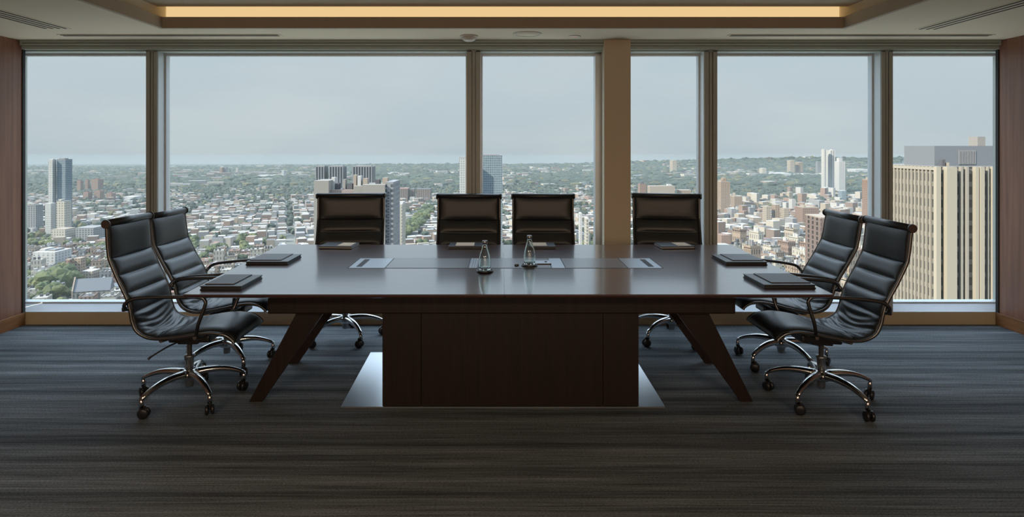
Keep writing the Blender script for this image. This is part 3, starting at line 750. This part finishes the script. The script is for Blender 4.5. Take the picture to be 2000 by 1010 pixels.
# ground and hills
M_bounce = mat('pale_bounce_surface', (.55, .55, .53), .9)
v = coords(M_bounce, (1, 1, 1)); nq, rq = noise_color(M_bounce, v, (.34, .34, .31), (.42, .42, .38), 6, 4); L(M_bounce, rq.outputs[0], base(M_bounce))
te = MB().box(-40, 40, 6.2, 50, -31.0, -30.0).build('bounce_slab', M_bounce); te['kind'] = 'structure'  # unseen pale slab added below the windows to bounce light onto the ceiling
M_ground = mat('city_ground', (.3, .3, .3), .95)
v = coords(M_ground, (1, 1, 1)); ng, rg = noise_color(M_ground, v, (.05, .057, .05), (.14, .137, .125), .03, 6, .35, .65, ((.5, (.08, .085, .075)),))
L(M_ground, rg.outputs[0], base(M_ground))
g = MB().prism([(-6000, 60), (6000, 60), (6000, 4700), (-6000, 4700)], GZ - 2, GZ, axis='z').build('ground', M_ground); g['kind'] = 'structure'
M_hill = mat('wooded_hills', (.06, .09, .07), .95)
v = coords(M_hill, (1, 1, 1)); nh, rh = noise_color(M_hill, v, (.018, .028, .022), (.045, .055, .045), .02, 5); L(M_hill, rh.outputs[0], base(M_hill))
hm = MB(); rows = []
HX = [(-600, 326), (0, 325), (325, 325), (600, 322), (760, 319), (900, 319), (1000, 320), (1100, 318), (1250, 313), (1400, 309), (1520, 305), (1620, 304), (1700, 305), (1800, 303), (2100, 303), (2600, 306)]
def ridge(px):
    for (a, ya), (b, yb) in zip(HX[:-1], HX[1:]):
        if a <= px <= b: return ya + (yb - ya) * (px - a) / (b - a) + 4
    return 315
rg_ = random.Random(3)
pxs = list(range(-600, 2601, 12))
jit = [rg_.uniform(-.5, .5) for _ in pxs]
for fr, Yh in ((0.0, 3300), (.12, 3700), (.45, 4100), (1.0, 4600), (1.0, 4900), (0, 5200)):
    row = []
    for j, px in enumerate(pxs):
        zr = EYE + (CY - ridge(px) - jit[j]) * 4600 / F
        row.append(Vector(((px - CX) / F * Yh, Yh, GZ - .5 + (zr - GZ) * fr)))
    rows.append(row)
hm.quadgrid(rows); hm = hm.build('hills', M_hill); hm['kind'] = 'structure'

# low houses and trees
houseprotos = []
hr = random.Random(11)
walls = [F_brick, F_tan, F_cream, F_tan2, F_grey, F_cream]; roofs = [C_white, C_grey, C_tan, C_dark, C_white, C_red]
for k in range(14):
    w, d, h = hr.uniform(5, 7.6), hr.uniform(7, 10), hr.uniform(7, 11)
    m = MB(); m.box(-w, w, -d, d, 0, h, mi=0)
    t = .5
    m.box(-w, w, -d, d, h, h + .3, mi=1)
    for (a, b, c, e) in ((-w, w, -d, -d + t), (-w, w, d - t, d), (-w, -w + t, -d, d), (w - t, w, -d, d)): m.box(a, b, c, e, h, h + 1.0, mi=0)
    for _ in range(hr.choice((1, 2, 3))):
        x, y = hr.uniform(-w * .6, w * .6), hr.uniform(-d * .6, d * .6); m.box(x - 1.2, x + 1.2, y - 1.6, y + 1.6, h + .3, h + 2.6, mi=2)
    bmesh.ops.recalc_face_normals(m.bm, faces=m.bm.faces)
    me = bpy.data.meshes.new('house'); m.bm.to_mesh(me); m.bm.free()
    me.materials.append(walls[k % 6]); me.materials.append(hr.choice(roofs)); me.materials.append(hr.choice((C_grey, C_dark, C_white)))
    houseprotos.append((me, w, d, h))
def leafmat(name, c0, c1):
    m = mat(name, c0, .9); oi = N(m, 'ShaderNodeNewGeometry'); r = N(m, 'ShaderNodeValToRGB')
    r.color_ramp.elements[0].color = (*c0, 1); r.color_ramp.elements[1].color = (*c1, 1)
    L(m, oi.outputs['Random Per Island'], r.inputs[0]); 
    oi2 = N(m, 'ShaderNodeObjectInfo'); mx = N(m, 'ShaderNodeMixRGB', blend_type='MULTIPLY'); mx.inputs[0].default_value = 1
    r2 = N(m, 'ShaderNodeValToRGB'); r2.color_ramp.elements[0].color = (.6, .7, .6, 1); r2.color_ramp.elements[1].color = (1.25, 1.1, .8, 1)
    L(m, oi2.outputs['Random'], r2.inputs[0]); L(m, r.outputs[0], mx.inputs[1]); L(m, r2.outputs[0], mx.inputs[2]); L(m, mx.outputs[0], base(m))
    return m
M_leaf = leafmat('tree_leaves', (.036, .052, .024), (.080, .092, .038)); M_bark = mat('bark', (.10, .08, .06), .9)
treeprotos = []
for k in range(6):
    m = MB()
    for _ in range(14):
        a = hr.uniform(0, 6.28); rr = hr.uniform(0, .55); z = hr.uniform(.45, .95)
        t = bmesh.new(); bmesh.ops.create_icosphere(t, subdivisions=2, radius=hr.uniform(.25, .40))
        for v_ in t.verts: v_.co *= hr.uniform(.8, 1.18)
        bmesh.ops.translate(t, vec=(rr * math.cos(a), rr * math.sin(a), z), verts=t.verts)
        me = bpy.data.meshes.new('x'); t.to_mesh(me); t.free(); m.bm.from_mesh(me); bpy.data.meshes.remove(me)
    cme = bpy.data.meshes.new('crown'); m.bm.to_mesh(cme); m.bm.free(); cme.materials.append(M_leaf)
    m = MB().lathe([(.06, 0), (.045, .6)], n=6)
    tme = bpy.data.meshes.new('trunk'); m.bm.to_mesh(tme); m.bm.free(); tme.materials.append(M_bark)
    treeprotos.append((cme, tme))
def tree(x, y, size, label, group=None):
    r = empty('tree', (x, y, GZ), hr.uniform(0, 6.28), label, 'tree', group)
    r.scale = (size * hr.uniform(.9, 1.2), size * hr.uniform(.9, 1.2), size)
    c, t = hr.choice(treeprotos)
    for nm, me in (('crown', c), ('trunk', t)):
        o = bpy.data.objects.new(nm, me); COL.objects.link(o); o.parent = r
for i, (px, py, s) in enumerate(((84, 577, 15), (96, 570, 17), (108, 575, 19), (118, 562, 18), (128, 572, 16), (92, 584, 13), (138, 566, 13), (112, 590, 13))):
    p = W(px, py, GZ); tree(p.x, p.y, s * 1.05, 'big leafy tree in the clump left of the stone church', 'trees beside the church')
for i in range(16):
    f = i / 15; px = 772 + (838 - 772) * f ** .8; py = 476 + (416 - 476) * f
    p = W(px, py, GZ)
    for q in (-1, 1): tree(p.x + q * 5 + hr.uniform(-1, 1), p.y + hr.uniform(-4, 4), hr.uniform(13, 16), 'yellow-green street tree lining the diagonal avenue', 'avenue trees')

occupied = []
for o in list(COL.objects):
    if o.get('category') in ('building', 'church') and o.parent is None:
        ws = [c.data.vertices for c in o.children if c.type == 'MESH']
        xs = [v.co.x for vs in ws for v in vs]; ys = [v.co.y for vs in ws for v in vs]
        occupied.append((o.location.x + min(xs) - 6, o.location.x + max(xs) + 6, o.location.y + min(ys) - 6, o.location.y + max(ys) + 6))
OC = np.array(occupied)
def free(x, y): return not np.any((OC[:, 0] < x) & (x < OC[:, 1]) & (OC[:, 2] < y) & (y < OC[:, 3]))
def pix(x, y): return CX + F * x / y, CY + F * (EYE - GZ) / y
av0, av1 = W(772, 476, GZ), W(838, 416, GZ)
def on_avenue(x, y):
    d = (av1 - av0); t = max(-.05, min(1.05, ((x - av0.x) * d.x + (y - av0.y) * d.y) / (d.x ** 2 + d.y ** 2)))
    return math.hypot(x - av0.x - d.x * t, y - av0.y - d.y * t) < 17
def dens(px, py):
    if py < 336: return .95
    if py < 351: return .70 if px < 620 or px > 1240 else .85
    if py < 385: return 1.0 if px < 620 else (.92 if px < 1240 else 1.1)
    if py < 410: return .45
    return .26 if px < 1390 else .12
houses, trees = [], []
cr_ = random.Random(77)
ca, sa = math.cos(math.radians(19)), math.sin(math.radians(19))
def noise2(x, y):
    return math.sin(x * .011 + 1.3 * math.sin(y * .007)) * math.sin(y * .009 + 1.7 * math.sin(x * .006))
Y = 0
U = 15.0; Vv = 21.0
for iu in range(-340, 340):
    for iv in range(0, 250):
        u, v_ = iu * U, iv * Vv
        if iu % 14 == 0 or iv % 5 == 0:
            kind = 'street'
        else: kind = 'lot'
        x, y = u * ca - v_ * sa + 900, u * sa + v_ * ca
        if y < 560 or y > 2300: continue
        px, py = pix(x, y)
        if px < 20 or px > 1760: continue
        if not free(x, y) or on_avenue(x, y): continue
        dn = dens(px, py) + .35 * noise2(x, y)
        if kind == 'street':
            if cr_.random() < .35 + .5 * dens(px, py): trees.append((x + cr_.uniform(-4, 4), y + cr_.uniform(-4, 4), cr_.uniform(7, 12)))
            continue
        if cr_.random() < dn:
            trees.append((x + cr_.uniform(-6, 6), y + cr_.uniform(-7, 7), cr_.uniform(9, 15)))
        else:
            hs = 1.0 if not (px > 1390 and py > 385) else cr_.choice((1.0, 1.5, 2.2))
            houses.append((x + cr_.uniform(-2, 2), y + cr_.uniform(-2, 2), hs))
for _ in range(15000):
    y = math.sqrt(cr_.uniform(2250 ** 2, 4500 ** 2)); px = cr_.uniform(20, 1760); x = (px - CX) / F * y
    py = pix(x, y)[1]
    if not free(x, y): continue
    if cr_.random() < dens(px, py) + .3 * noise2(x * .5, y * .5): trees.append((x, y, cr_.uniform(14, 26)))
    elif cr_.random() < .45: houses.append((x, y, cr_.uniform(1.0, 1.5)))
def hidden(x, y):
    px, py = pix(x, y)
    return (545 < px < 1425 and py > 490) or px < 40 or px > 1735 or (1176 < px < 1232) or (285 < px < 308)
houses.sort(key=lambda h: (hidden(h[0], h[1]), h[1])); trees.sort(key=lambda h: (hidden(h[0], h[1]), h[1]))
NH, NT_ = 300, 250
def hterr(x, y):
    if y < 3300: return GZ
    px = CX + F * x / y; zr = EYE + (CY - ridge(px)) * 4600 / F
    f = np.interp(y, [3300, 3700, 4100, 4600], [0, .12, .45, 1.0]); return GZ + (zr - GZ) * f
for x, y, hs in houses[:NH]:
    me, w, d, h = hr.choice(houseprotos)
    o = bpy.data.objects.new('house', me); COL.objects.link(o); o.location = (x, y, GZ); o.rotation_euler = (0, 0, math.radians(19) + hr.choice((0, math.pi)))
    o.scale = (hr.uniform(.75, 1.15), hr.uniform(.75, 1.1), hs * hr.choice((.8, 1, 1.25, 1.6)))
    tag(o, 'small flat-roofed city house among the nearer rooftops below', 'house', 'flat-roofed houses of the nearer city')
for x, y, s in trees[:NT_]:
    tree(x, y, s * .75, 'green tree standing between the nearer city rooftops', 'trees between the nearer houses')
def attr_mat(name):
    m = mat(name, (.5, .5, .5), .9); a = N(m, 'ShaderNodeVertexColor'); a.layer_name = 'tone'; L(m, a.outputs[0], base(m)); return m
def mass(name, verts, faces, cols, label, cat):
    me = bpy.data.meshes.new(name); me.from_pydata(verts.tolist(), [], faces.tolist()); 
    ca_ = me.color_attributes.new('tone', 'FLOAT_COLOR', 'CORNER')
    n = faces.shape[1]; ca_.data.foreach_set('color', np.repeat(cols, n, axis=0).astype(np.float32).ravel())
    me.materials.append(attr_mat(name + '_tones')); o = bpy.data.objects.new(name, me); COL.objects.link(o)
    return tag(o, label, cat, kind='stuff')
nr = np.random.default_rng(4)
# houses
H = houses[NH:]; VV, FF, CC = [], [], []
wallc = np.array([(.44, .30, .23), (.60, .50, .38), (.70, .64, .54), (.42, .42, .42), (.72, .70, .66), (.36, .27, .22)]) * CF
roofc = np.array([(.80, .79, .76), (.50, .50, .50), (.55, .47, .38), (.20, .20, .21), (.74, .72, .68), (.42, .26, .20), (.66, .64, .60)]) * CF
for i, (x, y, hs) in enumerate(H):
    big = y > 2250
    w, d, h = (hr.uniform(4, 8), hr.uniform(5, 10), hr.choice((6, 7, 9, 10, 14)) * hs) if not big else (hr.uniform(10, 30), hr.uniform(8, 16), hr.uniform(7, 18) * hs)
    a = math.radians(19 + hr.choice((0, 0, 0, 8, -14, 90))); c_, s_ = math.cos(a), math.sin(a); z0 = hterr(x, y)
    for z in (z0, z0 + h):
        for dx, dy in ((-w, -d), (w, -d), (w, d), (-w, d)): VV.append((x + dx * c_ - dy * s_, y + dx * s_ + dy * c_, z))
    b = i * 8
    wc = wallc[hr.randrange(6)]; rc = roofc[hr.randrange(7)]
    for q, c in (((4, 5, 6, 7), rc), ((0, 1, 5, 4), wc), ((1, 2, 6, 5), wc), ((2, 3, 7, 6), wc), ((3, 0, 4, 7), wc)):
        FF.append([b + k for k in q]); CC.append((*c, 1))
mass('distant_houses', np.array(VV), np.array(FF), np.array(CC), 'countless low houses of the city spreading to the horizon', 'houses')
# trees: octa-ish blobs
t = bmesh.new(); bmesh.ops.create_icosphere(t, subdivisions=1, radius=1.0); tv = np.array([v.co[:] for v in t.verts]); tf = np.array([[v.index for v in f.verts] for f in t.faces]); t.free()
T = trees[NT_:]; VV, FF, CC = [], [], []; nv = 0
for i, (x, y, s) in enumerate(T):
    k = 1.0 if y < 2250 else 1.0
    v = tv * nr.uniform(.75, 1.25, (len(tv), 1)) * np.array([s * .62 * (1 if y < 2250 else 1.5), s * .62, s * .5]) + np.array([x, y, hterr(x, y) + s * .42])
    VV.append(v); FF.append(tf + nv); nv += len(tv)
    c = np.array([.018, .027, .018]) * hr.uniform(.7, 1.5) + (np.array([.035, .022, .0]) if hr.random() < .12 else 0)
    CC.append(np.repeat(np.array([[*c, 1]]), len(tf), axis=0))
mass('distant_trees', np.concatenate(VV), np.concatenate(FF), np.concatenate(CC), 'countless trees of the parks and suburbs spreading to the horizon', 'trees')

# thin ground haze lying over the city
hz = bpy.data.materials.new('thin_haze'); hz.use_nodes = True; n = hz.node_tree.nodes; n.clear()
o = n.new('ShaderNodeOutputMaterial'); vs = n.new('ShaderNodeVolumeScatter'); vs.inputs['Color'].default_value = (.375, .435, .455, 1); vs.inputs['Density'].default_value = 1.8e-4
va = n.new('ShaderNodeVolumeAbsorption'); va.inputs['Color'].default_value = vs.inputs['Color'].default_value; va.inputs['Density'].default_value = 1.8e-4
ad = n.new('ShaderNodeAddShader'); hz.node_tree.links.new(vs.outputs[0], ad.inputs[0]); hz.node_tree.links.new(va.outputs[0], ad.inputs[1])
hz.node_tree.links.new(ad.outputs[0], o.inputs['Volume'])
ho = MB().box(-5500, 5500, 260, 5300, GZ - 1, -60).build('haze', hz); tag(ho, 'thin bluish haze over the far city', 'haze', kind='stuff')
